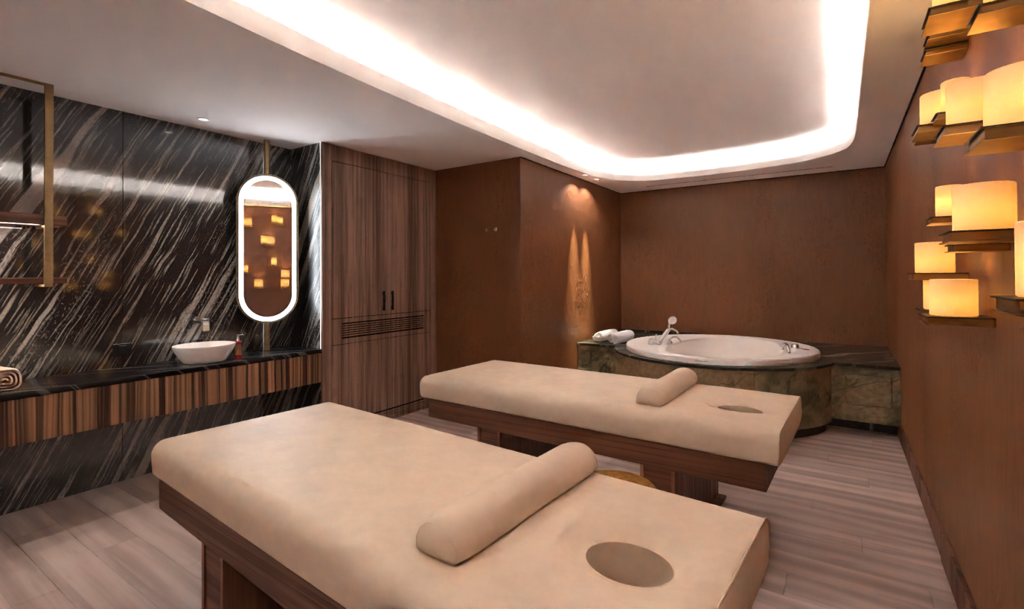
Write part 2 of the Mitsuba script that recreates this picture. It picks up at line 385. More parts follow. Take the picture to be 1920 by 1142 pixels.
part(ce, 'tray_wall', extr(offset_path(outer_path, lambda p: 0.02), H + .02, Z_TRAY + .02, [outer_path]), 'cove_mat', smooth=35)
part(ce, 'tray_panel', extr(outer_path, Z_TRAY, Z_TRAY + .02), 'ceiling_mat')
part(ce, 'air_slot', bx(-2.14, -0.055, 6.440, 6.452, H - .0015, H + .004), 'dark_gap_mat')
part(ce, 'roof_slab', bx(XL - .2, XR + .2, YN - .2, YB + .2, H + .30, H + .4), 'core_mat')
# LED lines lying in the trough behind the lip
def strip_mesh(path, d0, d1, z):
    a, b = offset_path(path, lambda p: d0), offset_path(path, lambda p: d1)
    return a, b, z
led_in, led_out, led_z = strip_mesh(open_path, 0.034, 0.052, H + .045)
ledt = thing('cove_light', 'white LED line hidden in the edge of the ceiling tray', 'light')
n_p = len(open_path)
breaks = [i * 8 for i in (0, 3, 5, 7, 10, 15)] + [n_p - 16, n_p]     # near end, right side, back, left side
for s in range(len(breaks) - 1):
    idx = [i % n_p for i in range(breaks[s], breaks[s + 1] + 1)]
    k = len(idx)
    V = np.array([[*led_in[i], led_z] for i in idx] + [[*led_out[i], led_z] for i in idx])
    Fc = []
    for i in range(k - 1): Fc += [[i, k + i, i + 1], [i + 1, k + i, k + i + 1]]
    Fc = np.array(Fc)
    nz = np.cross(V[Fc[0, 1]] - V[Fc[0, 0]], V[Fc[0, 2]] - V[Fc[0, 0]])[2]
    if nz < 0: Fc = Fc[:, ::-1]
    mx, my = V[:, 0].mean(), V[:, 1].mean()
    f_ = COVE_BACK if my > 5.0 else COVE_NEAR if my < 0.3 else COVE_LEFT if mx < -1.6 else COVE_RIGHT
    part(ledt, 'led_strip', trimesh.Trimesh(V, Fc, process=False), 'led_body_mat', emitter=glow(COVE * f_, 6 if np.mean(V[:, 0]) < -1.6 else 4))

# ================================================================== WARDROBE
wd = thing('wardrobe', 'tall built-in walnut wardrobe with black handles and slotted vents', 'wardrobe')
XB = XC - .45
part(wd, 'carcass', bx(XB, XC - .022, YD + .032, YE - .001, 0.0, H - .001), 'dark_gap_mat')
g = .003
def front(name, y0, y1, z0, z1, dx=0.0):
    return part(wd, name, bx(XC - .02, XC + dx, y0 + g, y1 - g, z0 + g, z1 - g, .0012), 'walnut_mat')
part(wd, 'side_panel', bx(XC - .022, XC + .002, YD - .006, YD + .030, 0, H - .001, .001), 'walnut_mat')
part(wd, 'stile', bx(XC - .02, XC, YD + .0305, 2.752 - g, 0, H - .001, .001), 'walnut_mat')
part(wd, 'stile', bx(XC - .02, XC, 4.010 + g, YE - .001, 0, H - .001, .001), 'walnut_mat')
front('fascia', 2.752, 4.010, 2.451, H - .001)
Y0, Y1, YM = 2.752, 4.010, 3.390
dA = front('door', Y0, YM, 1.049, 2.451); dB = front('door', YM, Y1, 1.049, 2.451)
for d_, yy in ((dA, 3.338), (dB, 3.449)):
    part(d_, 'handle', cat(bx(XC + .008, XC + .020, yy - .011, yy + .011, 1.090, 1.280, .002), bx(XC, XC + .010, yy - .008, yy + .008, 1.095, 1.125), bx(XC, XC + .010, yy - .008, yy + .008, 1.245, 1.275)), 'black_metal_mat', label='black bar handle')
# vent panel with seven slots
part(wd, 'vent_rail', bx(XC - .02, XC, Y0 + g, Y1 - g, 1.006, 1.049 - g, .001), 'walnut_mat')
part(wd, 'vent_rail', bx(XC - .02, XC, Y0 + g, Y1 - g, .814 + g, .862, .001), 'walnut_mat')
part(wd, 'vent_stile', bx(XC - .02, XC, Y0 + g, 2.855, .862, 1.006), 'walnut_mat')
part(wd, 'vent_stile', bx(XC - .02, XC, 3.915, Y1 - g, .862, 1.006), 'walnut_mat')
for i in range(6):
    zc = .862 + .144 * (i + 1) / 7 + .0015
    part(wd, 'slat', bx(XC - .018, XC, 2.855, 3.915, zc - .0058, zc + .0058, .001), 'walnut_mat')
front('lower_door', Y0, YM, .112, .814); front('lower_door', YM, Y1, .112, .814)
part(wd, 'grille_stile', bx(XC - .02, XC, Y0 + g, 2.83, 0, .110), 'walnut_mat')
part(wd, 'grille_stile', bx(XC - .02, XC, 3.912, Y1 - g, 0, .110), 'walnut_mat')
for i in range(4):
    z0 = .0 + i * .0265
    part(wd, 'grille_slat', bx(XC - .018, XC, 2.83, 3.912, z0, z0 + .0195, .001), 'walnut_mat')
edge = thing('edge_light', 'thin upright white LED line between marble and wardrobe', 'light')
lm = bx(XC - .0275, XC - .0225, YD - .0058, YD - .0006, .802, H - .004)
part(edge, 'led_strip', lm, 'led_body_mat', emitter=glow(EDGE_LED, 1.5))

# ================================================================== VANITY
vc = thing('vanity_cabinet', 'wall-hung vanity cabinet with striped zebrano drawer fronts', 'cabinet')
part(vc, 'body', bx(XL + .001, XC - .022, YN + .3, YD - .008, .518, .764), 'dark_gap_mat')
for a, b in ((YN + .3, -.20), (-.20, 1.103), (1.103, YD - .0085)):
    part(vc, 'drawer_front', bx(XC - .02, XC - .002, a + .0018, b - .0018, .514, .763, .001), 'zebrano_mat')
single('countertop', bx(XL + .001, XC + .002, YN + .3, YD - .0065, .766, .799, .0025), 'counter_mat', 'long polished black marble countertop under the basin', 'countertop')

def basin_mesh():
    # vessel bowl: (radius, z) from foot outwards, over the rim and down inside
    prof = [(0, 0), (.66, 0), (.69, .005), (.79, .034), (.90, .072), (.965, .100), (.990, .113), (.999, .120), (.996, .1245), (.982, .1245), (.962, .117), (.91, .096), (.82, .068), (.70, .036), (.45, .018), (.10, .012), (0, .012)]
    return lathe([(max(r, 0), z) for r, z in prof], 72, .192, .205, (-3.955, 1.800, .7995))
bs = thing('basin', 'white oval ceramic vessel basin on the black counter', 'basin')
part(bs, 'bowl', basin_mesh(), 'ceramic_mat', smooth=50)
part(bs, 'drain', lathe([(0, 0), (.021, 0), (.022, .002), (.018, .004), (0, .005)], 24, 1, 1, (-3.955, 1.800, .8118)), 'chrome_mat', smooth=30)

fc = thing('basin_faucet', 'chrome wall-mounted faucet above the white basin', 'faucet')
fy = 1.862
part(fc, 'wall_plate', cyl((XL, fy, 1.085), (XL + .012, fy, 1.085), .032, n=32, cham=.002), 'chrome_mat', smooth=30)
part(fc, 'body', cat(bx(XL + .012, -4.085, fy - .018, fy + .018, 1.062, 1.094, .004)), 'chrome_mat')
sp = []
for i in range(13):
    q = math.pi * .5 * i / 12
    sp.append((-4.105 + .036 * math.sin(q), 1.052 + .042 * math.cos(q)))
poly = [(x, z) for x, z in sp] + [(-4.069, 1.010), (-4.077, 1.010), (-4.077, 1.050)] + [(-4.105 + .028 * math.sin(math.pi * .5 * i / 12), 1.052 + .032 * math.cos(math.pi * .5 * i / 12)) for i in range(11, -1, -1)]
m = extr(poly, -.021, .021); m.apply_transform(np.array([[1, 0, 0, 0], [0, 0, 1, fy], [0, 1, 0, 0], [0, 0, 0, 1.0]])); m.invert()
part(fc, 'spout', m, 'chrome_mat', smooth=30)
part(fc, 'side_cheek', bx(-4.13, -4.068, fy + .0215, fy + .0265, 1.010, 1.112, .001), 'chrome_mat')
part(fc, 'lever', cat(lathe([(0, .016), (.012, .0145), (.022, .009), (.027, 0), (0, 0)], 28, 1, 1, (-4.105, fy, 1.096)), bx(-4.09, -4.05, fy - .005, fy + .005, 1.099, 1.105, .002)), 'chrome_mat', smooth=40)

sd = thing('soap_dispenser', 'small red and amber soap bottle with chrome pump behind the basin', 'soap dispenser')
sx_, sy_ = -3.905, 2.020
part(sd, 'base', bx(sx_ - .020, sx_ + .020, sy_ - .020, sy_ + .020, .7995, .823, .003), 'red_mat', label='red square base')
part(sd, 'bottle', bx(sx_ - .018, sx_ + .018, sy_ - .018, sy_ + .018, .823, .905, .004), 'amber_glass_mat', label='amber bottle')
part(sd, 'cap', bx(sx_ - .020, sx_ + .020, sy_ - .020, sy_ + .020, .905, .928, .003), 'red_mat', label='red square cap')
part(sd, 'pump', cat(cyl((sx_, sy_, .928), (sx_, sy_, .946), .011, n=20), cyl((sx_, sy_, .946), (sx_, sy_, .970), .008, n=20), cyl((sx_, sy_, .970), (sx_, sy_, .978), .012, n=20), cyl((sx_ - .01, sy_ - .003, .974), (sx_ - .008, sy_ + .05, .972), .004, .003, n=12)), 'chrome_mat', smooth=35, label='chrome pump')

so = thing('wall_socket', 'black double socket plate on the marble behind the counter', 'socket')
part(so, 'plate', bx(XL, XL + .008, 1.320, 1.432, .876, .962, .002), 'black_plastic_mat')
part(so, 'cover', bx(XL + .008, XL + .013, 1.354, 1.400, .890, .948, .0015), 'black_plastic_mat')

# rolled beige towels on the counter
def roll_profile(r, turns, th, n=40, sq=1.0, seed=0):
    """Spiral ribbon outline in the plane: outside then back inside."""
    r_ = np.random.default_rng(seed); out, inn = [], []
    tot = int(n * turns)
    wob = r_.normal(0, .03, tot + 1); wob = np.convolve(wob, np.ones(9) / 9, 'same')
    for i in range(tot + 1):
        a = 2 * math.pi * i / n
        rad = r - (turns - i / n) * 0 - (r - .012) * (1 - i / tot) * 0.96 + wob[i] * .25 * r * (i / tot)
        c, s = math.cos(a), math.sin(a)
        k = (abs(c) ** (2 * sq) + abs(s) ** (2 * sq)) ** (-1 / (2 * sq))
        out.append((rad * c * k, rad * s * k)); inn.append(((rad - th) * c * k, (rad - th) * s * k))
    return np.array(out + inn[::-1])

def towel_roll(r, L, turns, th, seed, sq=1.0, flat=1.0, nl=9):
    """A rolled towel lying along +x, its spiral edges showing at both ends."""
    pr = roll_profile(r, turns, th, 36, sq, seed); k = len(pr)
    r_ = np.random.default_rng(seed + 50); V, Fc = [], []
    for j in range(nl):
        t = j / (nl - 1)
        endr = 1 - .10 * max(0, abs(t - .5) * 2 - .8) / .2
        bulge = (1 + .03 * math.sin(5 * t + seed)) * endr
        for i in range(k):
            x = t * L + (0.010 * math.sin(i * .35 + seed) if j in (0, nl - 1) else 0)
            V.append((x, pr[i, 0] * bulge, pr[i, 1] * flat * bulge))
    for j in range(nl - 1):
        for i in range(k):
            a, b = j * k + i, j * k + (i + 1) % k
            Fc += [[a, a + k, b + k], [a, b + k, b]]
    h = k // 2
    for j in (0, nl - 1):
        for i in range(h - 1):
            a, b, c, d = j * k + i, j * k + i + 1, j * k + k - 2 - i, j * k + k - 1 - i
            Fc += [[a, b, c], [a, c, d]] if j == 0 else [[a, c, b], [a, d, c]]
    m = trimesh.Trimesh(np.array(V), np.array(Fc), process=False)
    m.apply_translation([0, 0, -m.bounds[0][2]])
    return m
def place(m, x, y, z, ang):
    m = m.copy(); m.apply_transform(trimesh.transformations.rotation_matrix(ang, [0, 0, 1])); m.apply_translation([x, y, z]); return m
ta = towel_roll(.080, .30, 3.4, .0105, 3, 1.5, .84)
zt = ta.bounds[1][2]
single('beige_towel', place(ta, -4.135, .692, .7995, .10), 'beige_towel_mat', 'thick beige rolled towel lying on the black counter', 'towel', smooth=40)
single('beige_towel', place(towel_roll(.068, .28, 3.2, .0095, 8, 1.2, .9), -4.12, .618, .7995 + zt - .006, .05), 'beige_towel_mat', 'beige towel resting on top of the rolled beige towel', 'towel', smooth=40)

# ================================================================== MIRROR
MA = math.radians(-14.6); MC = np.array([-4.060, 2.352, 1.666])
mn, mt = np.array([math.cos(MA), math.sin(MA), 0]), np.array([-math.sin(MA), math.cos(MA), 0])
def stadium(hw, hh, n=40):
    s = hh - hw; out = []
    for i in range(n + 1):
        a = math.pi * i / n; out.append((hw * math.cos(a), s + hw * math.sin(a)))
    for i in range(n + 1):
        a = math.pi + math.pi * i / n; out.append((hw * math.cos(a), -s + hw * math.sin(a)))
    return np.array(out)
def face_out(m, d=0.0):
    """Local (x across, y up, z towards the room) to the mirror's place."""
    m = tm(m).copy(); v = np.array(m.vertices)
    w = MC + v[:, :1] * mt + v[:, 1:2] * np.array([0, 0, 1.0]) + (v[:, 2:] + d) * mn
    return trimesh.Trimesh(w, m.faces, process=False)
HW, HH = .243, .633
mr = thing('mirror', 'tall pill-shaped mirror with a glowing white border on a brass pole', 'mirror')
part(mr, 'frame', face_out(extr(stadium(HW, HH), -.012, .020, [stadium(HW - .006, HH - .006)])), 'brass_mat', smooth=30)
part(mr, 'back', face_out(extr(stadium(HW - .006, HH - .006), -.012, .006)), 'black_metal_mat', smooth=30)
part(mr, 'glass', face_out(extr(stadium(.192, HH - .051), .006, .0145)), 'mirror_mat', smooth=False, label='mirror glass')
part(mr, 'light_ring', face_out(extr(stadium(HW - .015, HH - .015), .006, .0155, [stadium(.1925, HH - .0505)])), 'led_body_mat', smooth=30, label='glowing white light ring', emitter=glow(RING, 4))
part(mr, 'rim', face_out(extr(stadium(HW - .006, HH - .006), .006, .0145, [stadium(HW - .0145, HH - .0145)])), 'black_metal_mat')
pb = MC - mn * .036
part(mr, 'pole', cat(cyl((pb[0], pb[1], .7995), (pb[0], pb[1], H), .0235, n=28)), 'brass_mat', smooth=35, label='brass pole')

# ================================================================== HANGING SHELF
hs = thing('hanging_shelf', 'brass-framed walnut shelves hanging from the ceiling before the marble', 'shelf')
FX, RX = -3.990, -4.165
for yy in (.933, -.62):
    part(hs, 'post', bx(FX - .004, FX + .012, yy - .020, yy + .020, 1.371, H, .001), 'brass_mat')
    for zz in (1.371, 1.728):
        part(hs, 'bracket', bx(RX + .0045, FX - .0045, yy - .020, yy + .020, zz, zz + .016, .001), 'brass_mat')
part(hs, 'top_rail', bx(FX - .004, FX + .012, -.5995, .9125, H - .014, H, .001), 'brass_mat')
for z0, z1 in ((1.390, 1.427), (1.747, 1.808)):
    sh = part(hs, 'board', bx(-4.195, FX - .0055, -.72, 1.023, z0, z1, .002), 'shelf_walnut_mat', label='walnut shelf board')
for z_ in (1.7465, 1.3895):
    V = trimesh.Trimesh([[-4.036, -.59, z_], [-4.036, .90, z_], [-4.026, .90, z_], [-4.026, -.59, z_]], [[0, 1, 2], [0, 2, 3]], process=False)
    part(hs, 'led_strip', V, 'led_body_mat', emitter=glow(SHELF_LED, 3), label='warm LED line under a shelf board')

# ================================================================== SMALL WALL THINGS
for i, (hx, lab) in enumerate(((-3.045, 'chrome robe hook on the brown wall, the one nearer the wardrobe'), (-2.923, 'chrome robe hook on the brown wall, the one nearer the corner'))):
    hk = thing('robe_hook', lab, 'hook', 'chrome robe hooks')
    part(hk, 'rosette', cyl((hx, YE, 1.893), (hx, YE - .010, 1.893), .017, n=28, cham=.003), 'chrome_mat', smooth=30)
    part(hk, 'peg', cat(cyl((hx, YE - .010, 1.893), (hx + .012, YE - .050, 1.890), .008, n=16), tube([(hx + .012, YE - .048, 1.889), (hx + .030, YE - .056, 1.887), (hx + .042, YE - .058, 1.895)], .007), trimesh.creation.icosphere(2, .012).apply_translation([hx + .043, YE - .058, 1.898])), 'chrome_mat', smooth=35)

def downlight(x, y, lab, spot, cutoff, beam, aim, r=.036):
    d = thing('downlight', lab, 'downlight', 'recessed ceiling downlights')
    part(d, 'trim_ring', lathe([(r * .80, -.001), (r * .80, -.005), (r, -.0045), (r + .003, -.001), (r * .80, -.001)], 36, 1, 1, (x, y, H)), 'white_plastic_mat', smooth=30)
    part(d, 'lens', cyl((x, y, H - .0040), (x, y, H - .0012), r * .79, n=24), 'led_body_mat', emitter=glow(np.array([1, .95, .9]) * 3.0, .05))
    if spot is not None:
        o = np.array([x, y, H - .012])
        if aim[0] < -.05:   # the two wall washers also spill a wide scallop
            scene[d + '__flood'] = {'type': 'spot', 'to_world': T().look_at(origin=o.tolist(), target=(o + [0, 0, -1]).tolist(), up=[0, 1, 0]), 'intensity': rgb(SPOT_FLOOD * GAIN), 'sampling_weight': 4.0, 'cutoff_angle': 63.0, 'beam_width': 48.0}
        scene[d + '__beam'] = {'type': 'spot', 'to_world': T().look_at(origin=o.tolist(), target=(o + aim).tolist(), up=[0, 1, 0]), 'intensity': rgb(np.asarray(spot) * GAIN), 'sampling_weight': 5.0, 'cutoff_angle': float(cutoff), 'beam_width': float(beam)}
downlight(-2.472, 5.272, 'small recessed ceiling downlight before the lit brown wall, nearer the wardrobe', SPOT_WARM, 9.5, 2, np.array([-.088, 0, -1.0]))
downlight(-2.469, 5.584, 'small recessed ceiling downlight before the lit brown wall, nearer the back wall', SPOT_WARM, 9.5, 2, np.array([-.088, 0, -1.0]))
downlight(-3.927, 1.777, 'recessed ceiling downlight above the white basin', SPOT_BASIN, 42, 10, np.array([0.03, 0, -1.0]))

# ================================================================== MASSAGE BEDS
L_B, W_B, ZT, ZB, ZC = 2.25, .893, .712, .565, .440

def mattress_mesh():
    """Padded slab with an oval face hole near the head end, rounded foot end and flat sewn head end."""
    r, hl, hw = .058, L_B / 2 + .010, W_B / 2
    def section(inset, low):
        """The closed outline across the bed, inset at its sides and top."""
        h, t, rr, b = hw - inset, ZT - inset, max(r - inset * .6, .02), .014
        p = [(y, t) for y in np.linspace(h - rr, -(h - rr), 44)]
        p += [(-(h - rr) - rr * math.sin(q), t - rr + rr * math.cos(q)) for q in np.linspace(0, math.pi / 2, 11)[1:]]
        p += [(-h + .003 * k, z) for k, z in zip(np.linspace(0, 1, 4)[1:], np.linspace(t - rr, low + b, 4)[1:])]
        p += [(-h + .003 + b * (1 - math.cos(q)), low + b - b * math.sin(q)) for q in np.linspace(0, math.pi / 2, 6)[1:]]
        n_half = len(p) - 44
        p += [(y, low) for y in np.linspace(-h + .003 + b, h - .003 - b, 44)[1:-1]]
        p += [(-y, z) for y, z in p[44:44 + n_half][::-1]]
        return np.array(p)
    rings = []
    for q in np.linspace(math.pi / 2, 0, 11):
        ins = r * (1 - math.cos(q))
        rings.append((-hl - .026 + r * (1 - math.sin(q)), section(ins, ZB + min(ins, .01))))
    for x in np.linspace(-hl - .026 + r, hl - .03, 104)[1:]: rings.append((x, section(0, ZB)))
    for x, ins in ((hl - .015, 0.0), (hl - .009, .0008), (hl - .005, .003), (hl - .003, .006)): rings.append((x, section(ins, ZB + ins * .3)))
    k = len(rings[0][1]); V, Fc = [], []
    first, last = rings[0], rings[-1]
    def caps(ring, n=7):
        c = ring[1].mean(0); return [(ring[0], c + (ring[1] - c) * f_) for f_ in np.linspace(1, .02, n)[1:]]
    allr = caps(first)[::-1] + rings + caps(last)
    for x, sec in allr: V += [(x, y, z) for y, z in sec]
    for i in range(len(allr) - 1):
        for j in range(k):
            a, b = i * k + j, i * k + (j + 1) % k
            Fc += [[a, b, b + k], [a, b + k, a + k]]
    V += [(first[0], *allr[0][1].mean(0)), (last[0], *allr[-1][1].mean(0))]
    e = (len(allr) - 1) * k
    for j in range(k):
        Fc += [[len(V) - 2, (j + 1) % k, j], [len(V) - 1, e + j, e + (j + 1) % k]]
    g_ = trimesh.Trimesh(np.array(V), np.array(Fc), process=False)
    if g_.volume < 0: g_.invert()
    from manifold3d import Mesh
    body = Manifold(Mesh(np.array(g_.vertices, np.float32), np.array(g_.faces, np.uint32)))
    assert body.volume() > .05, body.status()
    hole = Manifold.cylinder(.4, 1.0, 1.0, 72).scale([.114, .092, 1]).translate([.888, .006, ZB - .1])
    body = (body - hole).refine_to_length(.022)
    m = tm(body); v = np.array(m.vertices)
    q = np.hypot((v[:, 0] - .888) / .114, (v[:, 1] - .006) / .092)
    topw = np.clip((v[:, 2] - (ZT - .05)) / .05, 0, 1)
    v[:, 2] -= .032 * np.exp(-((np.maximum(q, 1) - 1) / .46) ** 2) * topw
    # soft crown and slow waviness of the padding
    cr = (1 - (v[:, 0] / (hl + .026)) ** 4).clip(0) * (1 - (v[:, 1] / hw) ** 4)
    v[:, 2] += topw * .006 * cr * (1 - np.exp(-((q - 1) / .8) ** 2))
    nz = meshkit.noise(v * [5, 7, 6]) if hasattr(meshkit, 'noise') else 0
    v[:, 1] += .0025 * np.sin(v[:, 0] * 17 + 1) * np.sign(v[:, 1]) * np.clip(1 - np.abs(v[:, 2] - .63) / .06, 0, 1) * (np.abs(v[:, 1]) > hw - .03)
    # head end bulges between its seams
    hb = np.clip((v[:, 0] - (hl - .02)) / .02, 0, 1)
    v[:, 0] += hb * .022 * (1 - ((v[:, 2] - .635) / .08) ** 2).clip(0, 1) * (1 - (v[:, 1] / hw) ** 6).clip(0, 1)
    m.vertices = v
    sp = section(.0008, ZB); sp = np.vstack([sp[-40:], sp[:-40]])
    sp = np.array([p for p in np.roll(sp, -int(np.argmin(np.abs(sp[:, 1] - ZB) * 10 + np.abs(sp[:, 0]))), 0) if p[1] > ZB + .02])
    return m, np.array([(hl - .003, y_ * 1.0005, z_ + .0006) for y_, z_ in sp])
MATTRESS, SEAM = mattress_mesh()
hl, hw = L_B / 2, W_B / 2
PIPING = tube(SEAM, .0032, 8)
HOLE_SEAM = tube([(.888 + .1145 * math.cos(a), .006 + .0925 * math.sin(a), ZT - .0322) for a in np.linspace(0, 2 * math.pi, 72, endpoint=False)], .0018, 6, True)

def bolster_mesh():
    """Half-round leather bolster lying along y, its ends pinched to a flat seam."""
    n, k, V, Fc = 40, 30, [], []
    L = .74
    for j in range(n + 1):
        t = j / n; yy = (t - .5) * L
        e = max(0, (abs(t - .5) * 2 - .80) / .20)
        s = 1 - .13 * e * e
        pud = 1 + .02 * math.sin(9 * t)
        for i in range(k):
            a = 2 * math.pi * i / k
            c, q = math.cos(a), math.sin(a)
            if q >= 0: X, Z = .080 * np.sign(c) * abs(c) ** .95, .078 * q ** .92
            else: X, Z = .080 * np.sign(c) * abs(c) ** .45, -.020 * abs(q) ** .6
            Z = (Z + .02) * s + .0
            V.append((X * s * pud, yy, Z))
    for j in range(n):
        for i in range(k):
            a, b = j * k + i, j * k + (i + 1) % k
            Fc += [[a, b, b + k], [a, b + k, a + k]]
    for j, s in ((0, -1), (n, 1)):
        base = len(V)
        ring = [V[j * k + i] for i in range(k)]
        ctr = np.mean(ring, 0)
        for f_, push in ((.6, .012), (.25, .017)):
            for p in ring: V.append((ctr[0] + (p[0] - ctr[0]) * f_, p[1] + s * push, ctr[2] + (p[2] - ctr[2]) * f_))
        V.append((ctr[0], ctr[1] + s * .018, ctr[2]))
        rings = [[j * k + i for i in range(k)], [base + i for i in range(k)], [base + k + i for i in range(k)]]
        for a_, b_ in zip(rings[:-1], rings[1:]):
            for i in range(k):
                q = [a_[i], a_[(i + 1) % k], b_[(i + 1) % k], b_[i]]
                if s < 0: q = q[::-1]
                q = q[::-1]
                Fc += [[q[0], q[1], q[2]], [q[0], q[2], q[3]]]
        for i in range(k):
            tri = [rings[2][i], rings[2][(i + 1) % k], base + 2 * k]
            Fc.append(tri if s > 0 else tri[::-1])
    m = trimesh.Trimesh(np.array(V), np.array(Fc), process=False)
    trimesh.repair.fix_normals(m)
    return m
BOLSTER = bolster_mesh()
_bv = np.array(BOLSTER.vertices)[:41 * 30].reshape(41, 30, 3)
BOL_SEAMS = [tube(_bv[j] * [1.0, 1.0, 1.0], .0009, 6, True) for j in (0, 40)]

def bed(cx, cy, ang, lab, lab_b, bol_x, bol_y, bol_a):
    k = thing('massage_bed', lab, 'massage bed', 'massage beds')
    put = lambda m: place(tm(m), cx, cy, 0, ang)
    ma = part(k, 'mattress', put(MATTRESS), 'leather_mat', smooth=62, label='beige leather mattress with face hole')
    part(ma, 'piping', put(PIPING), 'leather_mat', smooth=True)
    part(ma, 'hole_seam', put(HOLE_SEAM), 'thread_mat', smooth=True)
    x0, x1, yy = -hl + .0775, hl - .045, hw - .009
    part(k, 'side_board', put(bx(x0, x1, -yy, -yy + .025, ZC, ZB - .0005, .001)), 'bed_walnut_mat')
    part(k, 'side_board', put(bx(x0, x1, yy - .025, yy, ZC, ZB - .0005, .001)), 'bed_walnut_mat')
    part(k, 'end_board', put(bx(x0, x0 + .025, -yy + .0252, yy - .0252, ZC, ZB - .0005, .001)), 'bed_walnut_upright_mat')
    part(k, 'end_board', put(bx(x1 - .025, x1, -yy + .0252, yy - .0252, ZC, ZB - .0005, .001)), 'bed_walnut_upright_mat')
    part(k, 'deck', put(bx(x0 + .0252, x1 - .0252, -yy + .0252, yy - .0252, ZB - .03, ZB - .001)), 'bed_walnut_mat')
    for pa, pb_ in ((-.605, -.425), (.490, .668)):
        pd = part(k, 'pedestal', put(bx(pa + .018, pb_ - .018, -yy + .008, yy - .008, .018, ZB - .031)), 'bed_walnut_mat')
        part(pd, 'side_panel', put(bx(pa, pa + .0178, -yy + .0035, yy - .0035, .018, ZB - .031, .0008)), 'bed_walnut_upright_mat')
        for s_ in (-1, 1): part(pd, 'edge_band', put(bx(pa, pa + .0178, s_ * (yy - .0034), s_ * (yy - .0015), .018, ZC - .001)), 'bed_edge_mat', label='reddish edge band')
        part(pd, 'side_panel', put(bx(pb_ - .0178, pb_, -yy + .0035, yy - .0035, .018, ZB - .031, .0008)), 'bed_walnut_upright_mat')
        for s_ in (-1, 1): part(pd, 'edge_band', put(bx(pb_ - .0178, pb_, s_ * (yy - .0034), s_ * (yy - .0015), .018, ZC - .001)), 'bed_edge_mat', label='reddish edge band')
        part(pd, 'base_plate', put(bx(pa - .02, pb_ + .045, -yy + .01, yy + .004, 0.0005, .018, .001)), 'bed_walnut_mat')
    b = thing('bolster', lab_b, 'bolster', 'half-round bolsters')
    bm = place(BOLSTER, bol_x, bol_y, ZT + .005, bol_a)
    part(b, 'cover', put(bm), 'leather_mat', smooth=50)
    for s in BOL_SEAMS:
        part(b, 'end_seam', put(place(s, bol_x, bol_y, ZT + .005, bol_a)), 'thread_mat', smooth=True)
bed(-1.3479, 1.2838, -.0719, 'beige leather massage bed on a walnut frame, the larger one in front', 'long beige half-round bolster on the front massage bed', .518, .045, .02)
bed(-1.3517, 2.9627, -.0374, 'beige leather massage bed on a walnut frame, standing before the whirlpool bath', 'beige half-round bolster on the massage bed by the bath', .486, .055, .02)

st = thing('stool', 'round ochre fabric stool tucked between the two massage beds', 'stool')
sx, sy = -.845, 2.075
part(st, 'seat', lathe([(0, .425), (.165, .425), (.186, .432), (.192, .448), (.190, .474), (.176, .490), (.13, .497), (0, .5)], 56, 1, 1, (sx, sy, 0)), 'ochre_mat', smooth=45)
part(st, 'column', cat(cyl((sx, sy, .03), (sx, sy, .425), .028, n=24)), 'chrome_mat', smooth=35)
part(st, 'base', lathe([(0, .0005), (.17, .0005), (.172, .008), (.15, .018), (.04, .03), (0, .03)], 48, 1, 1, (sx, sy, 0)), 'chrome_mat', smooth=35)

# ================================================================== WHIRLPOOL BATH
TC, TRX, TRY = np.array([-1.10, 5.555]), .930, .955
def ell(cx, cy, rx, ry, a0, a1, n): return [(cx + rx * math.cos(math.radians(a)), cy + ry * math.sin(math.radians(a))) for a in np.linspace(a0, a1, n)]
ts = thing('bath_surround', 'curved slate-clad platform with dark granite top around the bath', 'bath surround')
YF, ZD = 5.335, .622
DRX, DRY, DC = 1.065, 1.005, (-1.10, 5.545)
aL, aR = 180 + math.degrees(math.asin((DC[1] - YF) / DRY)), 360 - math.degrees(math.asin((DC[1] - YF) / DRY))
top_poly = [(XG + .001, YB - .001), (XG + .001, YF)] + ell(*DC, DRX, DRY, aL, aR, 72) + [(XR - .001, YF), (XR - .001, YB - .001)]
part(ts, 'deck_slab', extr(top_poly, ZD - .024, ZD, [ell(*TC, TRX - .05, TRY - .05, 0, 357, 90)]), 'granite_mat', smooth=25, label='dark granite top')
drm = (DRX - .020, DRY - .020)
cutsA = [aL + 1.0, 213, 239, 268, 297, 324, aR - 1.0]
for a0, a1 in zip(cutsA[:-1], cutsA[1:]):
    pin = ell(*DC, drm[0] - .03, drm[1] - .03, a1 - .08, a0 + .08, 14)
    part(ts, 'stone_panel', extr(ell(*DC, *drm, a0 + .08, a1 - .08, 14) + pin, .088, ZD - .0245), 'slate_mat', smooth=25, label='curved slate panel')
pl = ell(*DC, drm[0] - .045, drm[1] - .045, aL + 1, aR - 1, 48)
part(ts, 'plinth', extr(pl + ell(*DC, drm[0] - .075, drm[1] - .075, aR - 1, aL + 1, 48), 0.0005, .088), 'granite_mat', smooth=25)
def cleft(x, z, seed):
    """Layered relief of split slate, from 0 to 1."""
    P = np.stack([x * 3 + seed, z * 3, np.zeros_like(x)], 1)
    w = meshkit.fbm(P, octaves=3) if 'octaves' in meshkit.fbm.__code__.co_varnames else meshkit.fbm(P)
    s = (x * 0.55 - z * 0.85 + 0.22 * w) * 15
    f = s - np.floor(s)
    return 0.75 * f ** 1.6 + 0.25 * np.abs(np.sin(9 * w + 4 * s))
